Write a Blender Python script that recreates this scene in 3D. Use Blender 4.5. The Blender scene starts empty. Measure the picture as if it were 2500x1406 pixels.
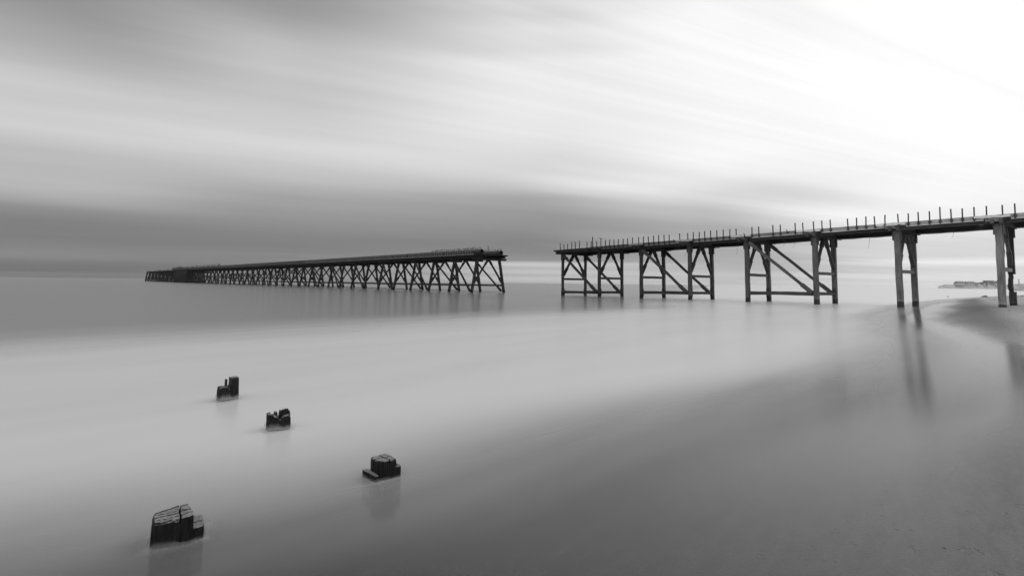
import bpy, math, random
from mathutils import Vector, Matrix
random.seed(7)
C = bpy.context.scene
R = math.radians
# ------------------------------------------------------------------ camera
F = 1300.0            # focal length in pixels of the 2500 px wide photograph
PITCH = R(4.5); ROLL = R(-0.66)
CAMH = 1.6
cd = bpy.data.cameras.new('camera'); cam = bpy.data.objects.new('camera', cd)
C.collection.objects.link(cam); C.camera = cam
cd.sensor_width = 36.0; cd.lens = F/2500*36
cd.clip_start = 0.05; cd.clip_end = 60000
PPY = 690.3 - F*math.tan(PITCH)
cd.shift_y = -(703-PPY)/2500
Mrot = Matrix.Rotation(R(90)+PITCH, 4, 'X') @ Matrix.Rotation(-ROLL, 4, 'Z')
cam.matrix_world = Matrix.Translation((0, 0, CAMH)) @ Mrot
MR = Mrot.to_3x3()
def ray(px, py):                      # direction of the sight line through a pixel of the photograph
    return (MR @ Vector(((px-1250)/F, -(py-PPY)/F, -1))).normalized()
def at(px, py, z=0.0):                # ground point seen there
    d = ray(px, py); k = (z-CAMH)/d.z
    return Vector((d.x*k, d.y*k, z))
def atY(px, py, Y):
    d = ray(px, py); k = Y/d.y
    return Vector((d.x*k, Y, CAMH+d.z*k))
def elaz(px, py):
    d = ray(px, py)
    return d.z/math.hypot(d.x, d.y), math.atan2(d.x, d.y)

# ------------------------------------------------------------------ node helper
class NT:
    def __init__(s, tree): s.t = tree; s.n = tree.nodes; s.l = tree.links
    def node(s, typ, **kw):
        x = s.n.new(typ)
        for k, v in kw.items(): setattr(x, k, v)
        return x
    def put(s, inp, v):
        if isinstance(v, bpy.types.NodeSocket): s.l.new(v, inp)
        elif v is not None: inp.default_value = v
    def m(s, op, a, b=None, c=None, clamp=False):
        x = s.node('ShaderNodeMath', operation=op, use_clamp=clamp)
        s.put(x.inputs[0], a); s.put(x.inputs[1], b); s.put(x.inputs[2], c)
        return x.outputs[0]
    def smooth(s, v, a, b, lo=0.0, hi=1.0):
        x = s.node('ShaderNodeMapRange', interpolation_type='SMOOTHSTEP')
        s.put(x.inputs[0], v)
        for i, q in zip((1, 2, 3, 4), (a, b, lo, hi)): s.put(x.inputs[i], q)
        return x.outputs[0]
    def lin(s, v, a, b, lo=0.0, hi=1.0):
        x = s.node('ShaderNodeMapRange'); s.put(x.inputs[0], v)
        for i, q in zip((1, 2, 3, 4), (a, b, lo, hi)): s.put(x.inputs[i], q)
        return x.outputs[0]
    def xyz(s, v):
        x = s.node('ShaderNodeSeparateXYZ'); s.put(x.inputs[0], v); return x.outputs
    def comb(s, a, b, c=0.0):
        x = s.node('ShaderNodeCombineXYZ')
        for i, q in enumerate((a, b, c)): s.put(x.inputs[i], q)
        return x.outputs[0]
    def noise(s, vec, scale, detail=3.0, rough=.5, dist=0.0):
        x = s.node('ShaderNodeTexNoise'); s.put(x.inputs['Vector'], vec)
        s.put(x.inputs['Scale'], scale); s.put(x.inputs['Detail'], detail); s.put(x.inputs['Roughness'], rough)
        s.put(x.inputs['Distortion'], dist)
        return x.outputs[0]
    def ramp(s, v, stops, interp='LINEAR'):
        x = s.node('ShaderNodeValToRGB'); s.put(x.inputs[0], v); cr = x.color_ramp; cr.interpolation = interp
        while len(cr.elements) < len(stops): cr.elements.new(0.5)
        for e, (p, val) in zip(cr.elements, stops):
            e.position = p
        for e, (p, val) in zip(cr.elements, stops): e.color = (val, val, val, 1)
        return x.outputs[0]
    def mix(s, f, a, b):
        x = s.node('ShaderNodeMix', data_type='FLOAT'); s.put(x.inputs[0], f); s.put(x.inputs[2], a); s.put(x.inputs[3], b)
        return x.outputs[0]

def lum(v):
    v /= 255.0
    return v/12.92 if v <= .04045 else ((v+.055)/1.055)**2.4

# ------------------------------------------------------------------ sky
SUN_AZ = R(62); SUN_EL = R(38)
w = bpy.data.worlds.new('World'); C.world = w; w.use_nodes = True
T = NT(w.node_tree); T.n.clear()
tc = T.node('ShaderNodeTexCoord')
X, Y, Z = T.xyz(tc.outputs['Generated'])
Zp = T.m('MAXIMUM', Z, 0.0005)
H = T.m('SQRT', T.m('ADD', T.m('MULTIPLY', X, X), T.m('MULTIPLY', Y, Y)))
te = T.m('DIVIDE', Zp, T.m('MAXIMUM', H, .01))            # tangent of the elevation
az = T.m('ARCTAN2', X, Y)
ALPHA = R(62)
sA = T.m('MAXIMUM', T.m('ABSOLUTE', T.m('SINE', T.m('SUBTRACT', ALPHA, az))), .10)
along = T.m('COSINE', T.m('SUBTRACT', ALPHA, az))
t = T.m('DIVIDE', te, sA)                                  # constant along one blown streak of cloud
lt = T.m('LOGARITHM', T.m('ADD', t, .03), 2.718)
al = T.m('DIVIDE', along, T.m('ADD', t, .12))
n1 = T.noise(T.comb(T.m('MULTIPLY', lt, 2.6), T.m('MULTIPLY', al, .16), 3.1), 1.0, 3.0, .55)
n2 = T.noise(T.comb(T.m('MULTIPLY', lt, 7.5), T.m('MULTIPLY', al, .30), 8.4), 1.0, 3.5, .6)
n3 = T.noise(T.comb(T.m('MULTIPLY', te, 60.0), T.m('MULTIPLY', az, 2.2), 1.7), 1.0, 2.0, .5)   # thin level bands low down
# slightly wavy elevation, so that no bank of cloud ends on a ruled line
wv = T.m('MULTIPLY', T.m('SUBTRACT', n1, .5), T.m('MULTIPLY', te, .16))
tw = T.m('ADD', te, wv)
u = T.m('POWER', T.m('MULTIPLY', T.m('MINIMUM', tw, 1.2), 1/1.2), .5)   # ramp coordinate, finer near the horizon
PROF = {  # cloud bank heights read at five headings: (picture row, display grey)
 50: [(676,96),(660,99),(640,116),(620,134),(580,124),(540,126),(505,140),(488,162),(470,178),(440,186),(360,190),(300,207),(200,204),(120,178),(60,163),(0,150)],
 650: [(682,108),(660,112),(640,126),(620,132),(600,124),(560,134),(520,150),(480,163),(440,186),(400,200),(340,215),(310,209),(240,196),(180,200),(100,193),(50,170),(0,154)],
 1300: [(690,178),(680,196),(672,180),(664,200),(655,182),(644,205),(637,146),(620,134),(590,128),(540,148),(480,166),(460,190),(430,205),(400,216),(330,233),(240,240),(160,239),(130,224),(80,226),(40,212),(0,218)],
 1785: [(696,200),(680,190),(671,196),(660,184),(640,176),(600,166),(550,172),(500,192),(460,220),(430,240),(380,251),(250,251),(100,249),(0,250)],
 2300: [(701,224),(690,220),(670,226),(655,218),(640,242),(625,214),(590,216),(560,226),(500,249),(400,254),(200,256),(0,256)],
}
vals = []; azs = []
for px in sorted(PROF):
    st = []
    azs.append(elaz(px, 690)[1])
    last = 0
    for (py, g) in PROF[px]:
        e = max(elaz(px, py)[0], 0.0)
        v = lum(g)
        if g >= 250: v *= 1.0 + (g-249)*.004
        st.append((min((e/1.2)**.5, .98), v)); last = v
    st.append((1.0, last*.95))
    if st[0][0] > 0: st.insert(0, (0.0, st[0][1]))
    ramp = T.ramp(u, st, 'LINEAR')
    x = T.node('ShaderNodeRGBToBW'); T.put(x.inputs[0], ramp); vals.append(x.outputs[0])
azw = T.m('ADD', az, T.m('MULTIPLY', T.m('SUBTRACT', n1, .5), .35))
L = vals[0]
for i in range(1, 5):
    L = T.mix(T.smooth(azw, azs[i-1], azs[i]), L, vals[i])
amp = T.smooth(te, .05, .5, .12, .24)
L = T.m('MULTIPLY', L, T.m('ADD', 1.0, T.m('MULTIPLY', T.m('SUBTRACT', n2, .5), amp)))
L = T.m('MULTIPLY', L, T.m('ADD', 1.0, T.m('MULTIPLY', T.m('SUBTRACT', n1, .5), .10)))
L = T.m('MULTIPLY', L, T.m('ADD', 1.0, T.m('MULTIPLY', T.m('SUBTRACT', n3, .5), T.smooth(te, .10, .0, .0, .16))))
n4 = T.noise(T.comb(T.m('MULTIPLY', lt, 20.0), T.m('MULTIPLY', al, .55), 5.2), 1.0, 2.5, .6)
L = T.m('MULTIPLY', L, T.m('ADD', 1.0, T.m('MULTIPLY', T.m('SUBTRACT', n4, .5), T.smooth(te, .04, .3, .06, .09))))
back = T.smooth(Y, .25, -.35)
L = T.mix(back, L, 1.15)
sky = T.node('ShaderNodeTexSky'); sky.sky_type = 'NISHITA'; sky.sun_disc = False
sky.sun_elevation = SUN_EL; sky.sun_rotation = SUN_AZ
bw = T.node('ShaderNodeRGBToBW'); T.put(bw.inputs[0], sky.outputs[0])
Lc = T.m('ADD', T.m('MULTIPLY', L, 9.8), T.m('MULTIPLY', bw.outputs[0], .02))
bg = T.node('ShaderNodeBackground'); T.put(bg.inputs[0], Lc); bg.inputs[1].default_value = .1
wo = T.node('ShaderNodeOutputWorld'); T.l.new(bg.outputs[0], wo.inputs[0])

sd = bpy.data.lights.new('sun', 'SUN'); sd.energy = .5; sd.angle = R(25); sd.color = (1, 1, 1)
so = bpy.data.objects.new('sun', sd); C.collection.objects.link(so)
sv = Vector((math.sin(SUN_AZ)*math.cos(SUN_EL), math.cos(SUN_AZ)*math.cos(SUN_EL), math.sin(SUN_EL)))
so.rotation_euler = sv.to_track_quat('Z', 'Y').to_euler()
C.view_settings.view_transform = 'Standard'; C.view_settings.look = 'None'
C.view_settings.exposure = 0; C.view_settings.gamma = 1; C.view_settings.use_curve_mapping = False
C.cycles.max_bounces = 6; C.cycles.transparent_max_bounces = 8
C.cycles.use_denoising = True

# ------------------------------------------------------------------ materials
def mat(name):
    m = bpy.data.materials.new(name); m.use_nodes = True
    t = NT(m.node_tree); t.n.clear()
    b = t.node('ShaderNodeBsdfPrincipled'); o = t.node('ShaderNodeOutputMaterial')
    t.l.new(b.outputs[0], o.inputs[0])
    return m, t, b, o
def grey(t, b, v): 
    c = t.node('ShaderNodeCombineColor')
    for i in range(3): t.put(c.inputs[i], v)
    t.l.new(c.outputs[0], b.inputs['Base Color'])
def bump(t, b, h, strength, dist):
    x = t.node('ShaderNodeBump'); t.put(x.inputs['Height'], h); x.inputs['Strength'].default_value = strength
    x.inputs['Distance'].default_value = dist
    t.l.new(x.outputs[0], b.inputs['Normal'])

def timber(name, dark, light, tide=None, rough=.75):
    m, t, b, o = mat(name)
    uv = t.node('ShaderNodeUVMap').outputs[0]
    U, V, _ = t.xyz(uv)
    g = t.noise(t.comb(t.m('MULTIPLY', U, 1.5), t.m('MULTIPLY', V, 26)), 1, 5, .65, .3)
    s = t.noise(t.comb(t.m('MULTIPLY', U, .55), t.m('MULTIPLY', V, 1.6), 4.0), 1, 4, .6)
    f = t.noise(t.comb(t.m('MULTIPLY', U, 18), t.m('MULTIPLY', V, 24), 9.0), 1, 3, .6)
    k = t.m('ADD', t.m('MULTIPLY', t.smooth(g, .3, .72), .5), t.m('MULTIPLY', t.smooth(s, .32, .68), .35))
    k = t.m('ADD', k, t.m('MULTIPLY', t.smooth(f, .35, .7), .15))
    c = t.mix(k, dark, light)
    if tide is not None:
        pz = t.xyz(t.node('ShaderNodeNewGeometry').outputs['Position'])[2]
        edge = t.m('ADD', pz, t.m('MULTIPLY', t.m('SUBTRACT', s, .5), .25))
        wet = t.smooth(edge, tide, tide+.07)
        c = t.mix(wet, t.m('MULTIPLY', c, .28), c)
        pal = t.m('MULTIPLY', t.smooth(edge, tide+.02, tide+.09), t.smooth(edge, tide+.28, tide+.12))
        c = t.m('ADD', c, t.m('MULTIPLY', pal, t.m('MULTIPLY', c, .35)))
    grey(t, b, c); b.inputs['Roughness'].default_value = rough
    b.inputs['Specular IOR Level'].default_value = .3
    bump(t, b, t.m('ADD', g, t.m('MULTIPLY', f, .4)), .6, .012)
    return m
TB = {}
def tim(n, boost=1.0):                # wood bleached towards the land, tarred and wet out at sea
    q = max(-3, min(7, round(n)))
    key = (q, boost)
    if key not in TB:
        base = {-3: .017, -2: .02, -1: .025, 0: .030, 1: .034, 2: .042, 3: .052, 4: .075, 5: .10, 6: .135, 7: .19}[q]*boost
        TB[key] = timber('timber_weathered', base*.32, base*1.7, .42)
    return TB[key]
PB = {}
def pale(n):                           # pale boards; sky light on the flange is painted into the colour
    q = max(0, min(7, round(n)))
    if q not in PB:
        v = (.07, .10, .18, .28, .40, .55, .70, .80)[q]; PB[q] = timber('timber_pale_skylit', v*.68, min(v*1.2, .88), None)
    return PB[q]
def simple(name, v, rough=.6, metal=0.0, var=.3, sc=6.0, spec=.4):
    m, t, b, o = mat(name)
    oc = t.node('ShaderNodeTexCoord').outputs['Object']
    n = t.noise(oc, sc, 5, .6)
    grey(t, b, t.m('MULTIPLY', v, t.lin(n, .3, .7, 1-var, 1+var)))
    b.inputs['Roughness'].default_value = rough; b.inputs['Metallic'].default_value = metal
    b.inputs['Specular IOR Level'].default_value = spec
    bump(t, b, n, .3, .02)
    return m
M_iron = simple('rusted_iron', .03, .7)
M_pipe = simple('tarred_pipe', .035, .65, sc=3)
M_wire = simple('old_wire', .10, .7)
M_bird = simple('bird_feathers', .03, .7)
M_rock = simple('wet_rock', .03, .35)
M_dune = simple('dune_grass', .16, .9, var=.6, sc=.12)

# ------------------------------------------------------------------ mesh building
class MB:
    def __init__(s): s.v = []; s.f = []; s.uv = []
    def bar(s, p, q, wd, hd, up=(0, 0, 1), seg=1, jit=0.0, taper=1.0):
        """squared timber from p to q, width across, height along 'up'"""
        p = Vector(p); q = Vector(q); d = (q-p); Ln = d.length; d.normalize()
        a = d.cross(Vector(up))
        if a.length < 1e-4: a = d.cross(Vector((1, 0, 0)))
        a.normalize(); b = a.cross(d); b.normalize()
        o = len(s.v); ru = random.random()*50; rv = random.random()*50
        for i in range(seg+1):
            c = p+d*(Ln*i/seg); sc = 1+(taper-1)*i/seg
            if 0 < i < seg: c = c+(a*random.uniform(-1, 1)+b*random.uniform(-1, 1))*jit
            for sx, sy in ((-1, -1), (1, -1), (1, 1), (-1, 1)):
                jw = random.uniform(-jit, jit)*.5
                s.v.append(c+a*(sx*(wd/2*sc+jw))+b*(sy*(hd/2*sc+jw)))
        per = (0, wd, wd+hd, 2*wd+hd, 2*wd+2*hd)
        for i in range(seg):
            for k in range(4):
                k2 = (k+1) % 4
                s.f.append((o+i*4+k, o+i*4+k2, o+i*4+4+k2, o+i*4+4+k))
                u0, u1 = ru+Ln*i/seg, ru+Ln*(i+1)/seg
                s.uv.append([(u0, rv+per[k]), (u0, rv+per[k+1]), (u1, rv+per[k+1]), (u1, rv+per[k])])
        e = o+seg*4
        s.f.append((o+3, o+2, o+1, o)); s.uv.append([(ru, rv+hd), (ru, rv+wd+hd), (ru, rv+wd), (ru, rv)])
        s.f.append((e, e+1, e+2, e+3)); s.uv.append([(ru, rv), (ru, rv+wd), (ru, rv+wd+hd), (ru, rv+hd)])
    def tube(s, pts, rads, n=12, cap=True):
        o = len(s.v); L0 = 0; ls = []
        for i, p in enumerate(pts):
            p = Vector(p)
            a = Vector(pts[max(i-1, 0)]); b = Vector(pts[min(i+1, len(pts)-1)]); d = (b-a).normalized()
            x = d.cross(Vector((0, 0, 1)))
            if x.length < 1e-3: x = d.cross(Vector((0, 1, 0)))
            x.normalize(); y = x.cross(d)
            if i: L0 += (p-Vector(pts[i-1])).length
            ls.append(L0)
            for k in range(n):
                an = 2*math.pi*k/n
                s.v.append(p+(x*math.cos(an)+y*math.sin(an))*rads[i])
        for i in range(len(pts)-1):
            for k in range(n):
                k2 = (k+1) % n
                s.f.append((o+i*n+k, o+i*n+k2, o+(i+1)*n+k2, o+(i+1)*n+k))
                r = rads[i]; c0 = 2*math.pi*r*k/n; c1 = 2*math.pi*r*(k+1)/n
                s.uv.append([(ls[i], c0), (ls[i], c1), (ls[i+1], c1), (ls[i+1], c0)])
        if cap:
            s.f.append(tuple(o+k for k in range(n))[::-1]); s.uv.append([(0, 0)]*n)
            e = o+(len(pts)-1)*n; s.f.append(tuple(e+k for k in range(n))); s.uv.append([(0, 0)]*n)
    def face(s, pts):
        o = len(s.v); s.v += [Vector(p) for p in pts]; s.f.append(tuple(range(o, o+len(pts))))
        s.uv.append([(p[0], p[2]) for p in pts])
    def prism(s, prof, y0, y1):        # prof in (x,z), extruded in y
        n = len(prof); o = len(s.v)
        for yy in (y0, y1): s.v += [Vector((x, yy, z)) for x, z in prof]
        s.f.append(tuple(range(o, o+n))); s.uv.append([(x, z) for x, z in prof])
        s.f.append(tuple(range(o+2*n-1, o+n-1, -1))); s.uv.append([(x, z) for x, z in prof][::-1])
        for k in range(n):
            k2 = (k+1) % n
            s.f.append((o+k2, o+k, o+n+k, o+n+k2)); s.uv.append([(0, 0), (1, 0), (1, 1), (0, 1)])
    def build(s, name, material, parent=None, smooth=False, bevel=0.0):
        off = Vector((0, 0, 0)); r = parent
        while r is not None: off += r.location; r = r.parent
        me = bpy.data.meshes.new(name)
        me.from_pydata([tuple(v-off) for v in s.v], [], s.f)
        uvl = me.uv_layers.new(name='UVMap'); i = 0
        for poly in s.uv:
            for c in poly: uvl.data[i].uv = c; i += 1
        me.materials.append(material)
        if smooth:
            for p in me.polygons: p.use_smooth = True
        o = bpy.data.objects.new(name, me); C.collection.objects.link(o); o.parent = parent
        return o
def tag(o, label=None, cat=None, group=None, kind=None):
    if label: o['label'] = label
    if cat: o['category'] = cat
    if group: o['group'] = group
    if kind: o['kind'] = kind
    return o
def empty(name, loc, rz=0):
    o = bpy.data.objects.new(name, None); C.collection.objects.link(o); o.location = loc; o.rotation_euler.z = rz
    o.empty_display_size = .2
    return o

# ------------------------------------------------------------------ ground and sea
PX, PY_ = .762, -.648                 # towards the land; the shoreline runs square to it
def smf(x, a, b):
    x = max(0, min(1, (x-a)/(b-a))); return x*x*(3-2*x)
def edge_at(a):                       # the tide line wanders along the shore (a = metres along it)
    return -1.05-1.1*(1-smf(a, -.5, 3.2))+1.9*smf(a, 2, 14)-2.4*smf(a, 17, 38)
def ground_z(x, y):
    r = math.hypot(x, y)
    s = x*PX+y*PY_
    s -= .0105*max(0, y-45)**1.63      # the shoreline bears away to the right beyond the pier
    d = s-edge_at(-x*PY_+y*PX)
    sp = d if d > 8 else (.9*math.log(1+math.exp(d/.9)) if d > -12 else 0.0)
    z = max(.03*d, -2.0) if d < 0 else .03*d
    z = (.38+.018*(sp-5.2) if sp > 5.2 else z+.043*sp) if d > -12 else z
    z = min(z, .8)
    z += .010*math.sin(x*.9+y*.35)*math.sin(y*.6)*smf(d, .5, 4)
    return z
gv = []; gf = []
xs = [0.0]; st = .22
while xs[-1] < 4600: xs.append(xs[-1]+st); st *= 1.065
xs = [-x for x in xs[:0:-1]]+xs
ys = [y for y in xs if y > -60]
for yy in ys:
    for xx in xs: gv.append((xx, yy, ground_z(xx, yy)))
nx = len(xs)
for j in range(len(ys)-1):
    for i in range(nx-1):
        a = j*nx+i; gf.append((a, a+1, a+nx+1, a+nx))
me = bpy.data.meshes.new('beach'); me.from_pydata(gv, [], gf)
for p in me.polygons: p.use_smooth = True
beach = bpy.data.objects.new('beach', me); C.collection.objects.link(beach); tag(beach, kind='structure')
def edge_node(t, A):
    e = t.m('ADD', t.smooth(A, -.5, 3.2, -2.15, -1.05), t.smooth(A, 2.0, 14.0, 0.0, 1.9))
    return t.m('ADD', e, t.smooth(A, 17.0, 38.0, 0.0, -2.4))
m, t, b, o = mat('wet_sand')
pos = t.node('ShaderNodeNewGeometry').outputs['Position']
px_, py_, pz_ = t.xyz(pos)
S = t.m('ADD', t.m('MULTIPLY', px_, PX), t.m('MULTIPLY', py_, PY_))
A = t.m('ADD', t.m('MULTIPLY', px_, -PY_), t.m('MULTIPLY', py_, PX))
big = t.noise(t.comb(t.m('MULTIPLY', S, .5), t.m('MULTIPLY', A, .12)), 1, 3, .5)
fine = t.noise(pos, 55, 5, .7)
mid = t.noise(t.comb(t.m('MULTIPLY', S, 9), t.m('MULTIPLY', A, 2.6)), 1, 4, .6)
sw = t.m('SUBTRACT', t.m('ADD', S, t.m('MULTIPLY', t.m('SUBTRACT', big, .5), 1.6)), edge_node(t, A))
dry = t.smooth(sw, -.4, 2.1)
c = t.mix(dry, .030, .13)
inland = t.smooth(t.m('ADD', S, t.m('MULTIPLY', t.m('SUBTRACT', big, .5), .8)), .7, 2.1)
c = t.mix(inland, c, .30)
c = t.m('MULTIPLY', c, t.lin(fine, .25, .75, .72, 1.28))
c = t.m('MULTIPLY', c, t.lin(mid, .25, .75, .76, 1.22))
grey(t, b, c)
t.put(b.inputs['Roughness'], t.mix(dry, .16, .7))
t.put(b.inputs['Specular IOR Level'], t.mix(dry, .27, .07))
pit = t.noise(pos, 7.0, 3, .6)
hgt = t.m('ADD', t.m('MULTIPLY', fine, .35), t.m('ADD', mid, t.m('MULTIPLY', t.smooth(pit, .36, .30), -1.2)))
bm_ = t.node('ShaderNodeBump'); t.put(bm_.inputs['Height'], hgt); bm_.inputs['Distance'].default_value = .02
t.put(bm_.inputs['Strength'], t.mix(dry, .015, .8)); t.l.new(bm_.outputs[0], b.inputs['Normal'])
me.materials.append(m)

SEA = 5200.0
sv_ = []; sf_ = []
me = bpy.data.meshes.new('sea_water')
me.from_pydata([(-SEA, -SEA, 0), (SEA, -SEA, 0), (SEA, SEA, 0), (-SEA, SEA, 0)], [], [(0, 1, 2, 3)])
sea = bpy.data.objects.new('sea_water', me); C.collection.objects.link(sea); tag(sea, kind='structure')
m, t, b, o = mat('long_exposure_sea')
pos = t.node('ShaderNodeNewGeometry').outputs['Position']
px_, py_, pz_ = t.xyz(pos)
S = t.m('ADD', t.m('MULTIPLY', px_, PX), t.m('MULTIPLY', py_, PY_))
SR = S
S = t.m('SUBTRACT', S, t.m('MULTIPLY', .0105, t.m('POWER', t.m('MAXIMUM', t.m('SUBTRACT', py_, 45.0), 0.0), 1.63)))
A = t.m('ADD', t.m('MULTIPLY', px_, -PY_), t.m('MULTIPLY', py_, PX))
w1 = t.noise(t.comb(t.m('MULTIPLY', S, .22), t.m('MULTIPLY', A, .05)), 1, 3, .5)
w2 = t.noise(t.comb(t.m('MULTIPLY', S, .9), t.m('MULTIPLY', A, .14), 5.0), 1, 3, .5)
# white surf blurred by the tide: thick between the outer break and the swash
sj = t.m('ADD', S, t.m('MULTIPLY', t.m('SUBTRACT', w1, .5), 2.5))
so_ = t.m('ADD', t.m('ADD', SR, t.m('MULTIPLY', t.m('SUBTRACT', w1, .5), 5.0)), t.m('MULTIPLY', t.m('MAXIMUM', t.m('SUBTRACT', A, 34.0), 0.0), .36))
foam = t.m('MULTIPLY', t.smooth(so_, -22.5, -12.0), t.smooth(t.m('SUBTRACT', sj, edge_node(t, A)), .1, -3.8))
foam = t.m('MULTIPLY', foam, t.lin(w2, .25, .75, .88, 1.07))
rip = t.noise(t.comb(t.m('MULTIPLY', S, .12), t.m('MULTIPLY', A, .012), 2.0), 1, 3, .5)
c = t.mix(foam, .15, .50)
grey(t, b, c)
t.put(b.inputs['Roughness'], t.mix(foam, .18, .31))
b.inputs['IOR'].default_value = 1.33
wave = t.noise(t.comb(t.m('MULTIPLY', px_, .8), t.m('MULTIPLY', py_, .8)), 1, 2, .5)
bump(t, b, wave, .04, .05)
tr = t.node('ShaderNodeBsdfTransparent'); mx = t.node('ShaderNodeMixShader')
sw = t.m('ADD', S, t.m('MULTIPLY', t.m('SUBTRACT', w2, .5), 1.5))
Sd = t.m('SUBTRACT', S, edge_node(t, A)); sw = t.m('SUBTRACT', sw, edge_node(t, A))
alpha = t.m('MULTIPLY', t.m('MAXIMUM', t.smooth(sw, .1, -4.8), t.m('MULTIPLY', t.smooth(A, 9.0, 24.0), .6)), t.smooth(Sd, -.7, -1.7))
t.put(mx.inputs[0], alpha); t.l.new(tr.outputs[0], mx.inputs[1]); t.l.new(b.outputs[0], mx.inputs[2])
t.l.new(mx.outputs[0], o.inputs[0])
me.materials.append(m)

# ------------------------------------------------------------------ pier geometry
D0 = 70.5; BB = 75.06; CC = .0651; WX = 62.2; WZ = .0399
def P(n, w=0.0, z=0.0):               # n bays from the seaward end of the landward jetty, w 0..1 across it
    return Vector((D0*(125+n*BB+w*WX)/F, D0*(1-n*CC+w*WZ), z))
def n_of(px, wv=0.0):                 # bay coordinate of a picture column on the near side
    uu = px-1250
    # (125+nB+wWX)/(1-nC+wWZ)=uu
    return (uu*(1+wv*WZ)-125-wv*WX)/(BB+uu*CC)
AX = (P(1)-P(0)).normalized(); TX = (P(0, 1)-P(0)).normalized()
BAY = (P(1)-P(0)).length; WID = (P(0, 1)-P(0)).length
def dzn(n): return .118*n if n > 0 else .0

# ---- landward jetty
base = P(3.5, .5); base.z = 0
jet = empty('timber_jetty', base)
tag(jet, 'weathered timber jetty on tall squared piles, running ashore at the right', 'jetty', 'two remains of the old pier')
def up_(v): return Vector((0, 0, v))
for n in range(0, 9):
    d = dzn(n); zc = 5.42+d; WB = .27+.02*n  # underside of the cap
    mtl = tim(n); mdk = tim(n, .6)
    cap = MB()
    ov0, ov1 = -.24, 1.30
    cap.bar(P(n, ov0, zc+.16)-AX*.23, P(n, ov1, zc+.16)-AX*.23, .16, .34, seg=4, jit=.012)
    cap.bar(P(n, ov0+.04, zc+.165)+AX*.23, P(n, ov1-.03, zc+.165)+AX*.23, .16, .34, seg=4, jit=.012)
    bent = cap.build('pile_bent', mdk, jet)
    zb = -1.2
    for wv in (0, 1):
        q = MB()
        lean = random.uniform(-.05, .05)
        if n == 7 and wv == 1:        # the eaten pile
            q.bar(P(n, wv, zb), P(n, wv, 1.35), WB, WB, up=TX, seg=5, jit=.012)
            q.bar(P(n, wv, 1.35)-AX*.07, P(n, wv, 2.7)-AX*.07, WB*.62, WB*.9, up=TX, seg=6, jit=.05)
            q.bar(P(n, wv, 2.7), P(n, wv, zc+.33), WB, WB, up=TX, seg=5, jit=.012)
            q.build('pile', tim(2), bent)
        else:
            q.bar(P(n, wv, zb)+AX*lean, P(n, wv, zc+.33), WB, WB, up=TX, seg=9, jit=.014)
            q.build('pile', mtl, bent)
        # iron-bolted cheek pieces at the pile head
        for sg in (-1, 1):
            ck = MB()
            ck.bar(P(n, wv, zc-.75)+AX*sg*(WB/2+.06), P(n, wv, zc-.012)+AX*sg*(WB/2+.06), .11, .24, up=TX, seg=2, jit=.01)
            ck.build('cheek_block', mdk, bent)
    zm = 2.17+d
    q = MB(); q.bar(P(n, .04, zm), P(n, .96, zm), .2, .27, seg=4, jit=.01); q.build('cross_beam', tim(n, 1.2), bent)
    for wv, sg in ((0, 1), (1, -1)):
        q = MB()
        a_ = P(n, .5, zc-.02)+TX*(-sg*.16); b_ = P(n, wv, zm+.55)+TX*sg*.17
        q.bar(a_, b_, .22, .22, up=AX, seg=4, jit=.01)
        dd = (b_-a_).normalized()
        q.bar(a_+dd*.05, a_+dd*.95, .30, .30, up=AX, seg=1)     # thicker socket at the head
        q.bar(b_-dd*1.05, b_+dd*.12, .29, .30, up=AX, seg=1)   # and foot
        q.build('diagonal_brace', mdk, bent)
    if n < 6:
        zl = .42+d*.85
        q = MB(); q.bar(P(n, .04, zl), P(n, .96, zl), .2, .26, seg=4, jit=.01); q.build('cross_beam', mdk, bent)
        for wv, sg in ((0, 1), (1, -1)):
            q = MB(); q.bar(P(n, wv, zl-.42)+TX*sg*(WB/2+.055), P(n, wv, zl+.5)+TX*sg*(WB/2+.055), .24, .10, up=TX); q.build('cheek_block', mdk, bent)
for n in (0, 2, 4):
    for wv in (0, 1):
        zl = .42+dzn(n+.5)*.85; sgn = -1 if wv == 0 else 1
        off = TX*(-.3 if wv == 0 else -.3)
        q = MB()
        a_ = P(n+.06, wv, 5.3+dzn(n))+off; b_ = P(n+.96, wv, zl+.15)+off
        q.bar(a_, b_, .22, .25, seg=9, jit=.018)
        dd = (b_-a_).normalized(); q.bar(b_-dd*1.1, b_-dd*.02, .27, .34, seg=2, jit=.01); q.bar(a_+dd*.02, a_+dd*.9, .26, .33, seg=2, jit=.01)
        q.build('diagonal_brace', tim(n+1, .8), jet)
        q = MB(); q.bar(P(n+.03, wv, zl+.03)+off*.5, P(n+.97, wv, zl+.03)+off*.5, .2, .30, seg=6, jit=.012); q.build('tie_beam', tim(n, .7), jet)

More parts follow.
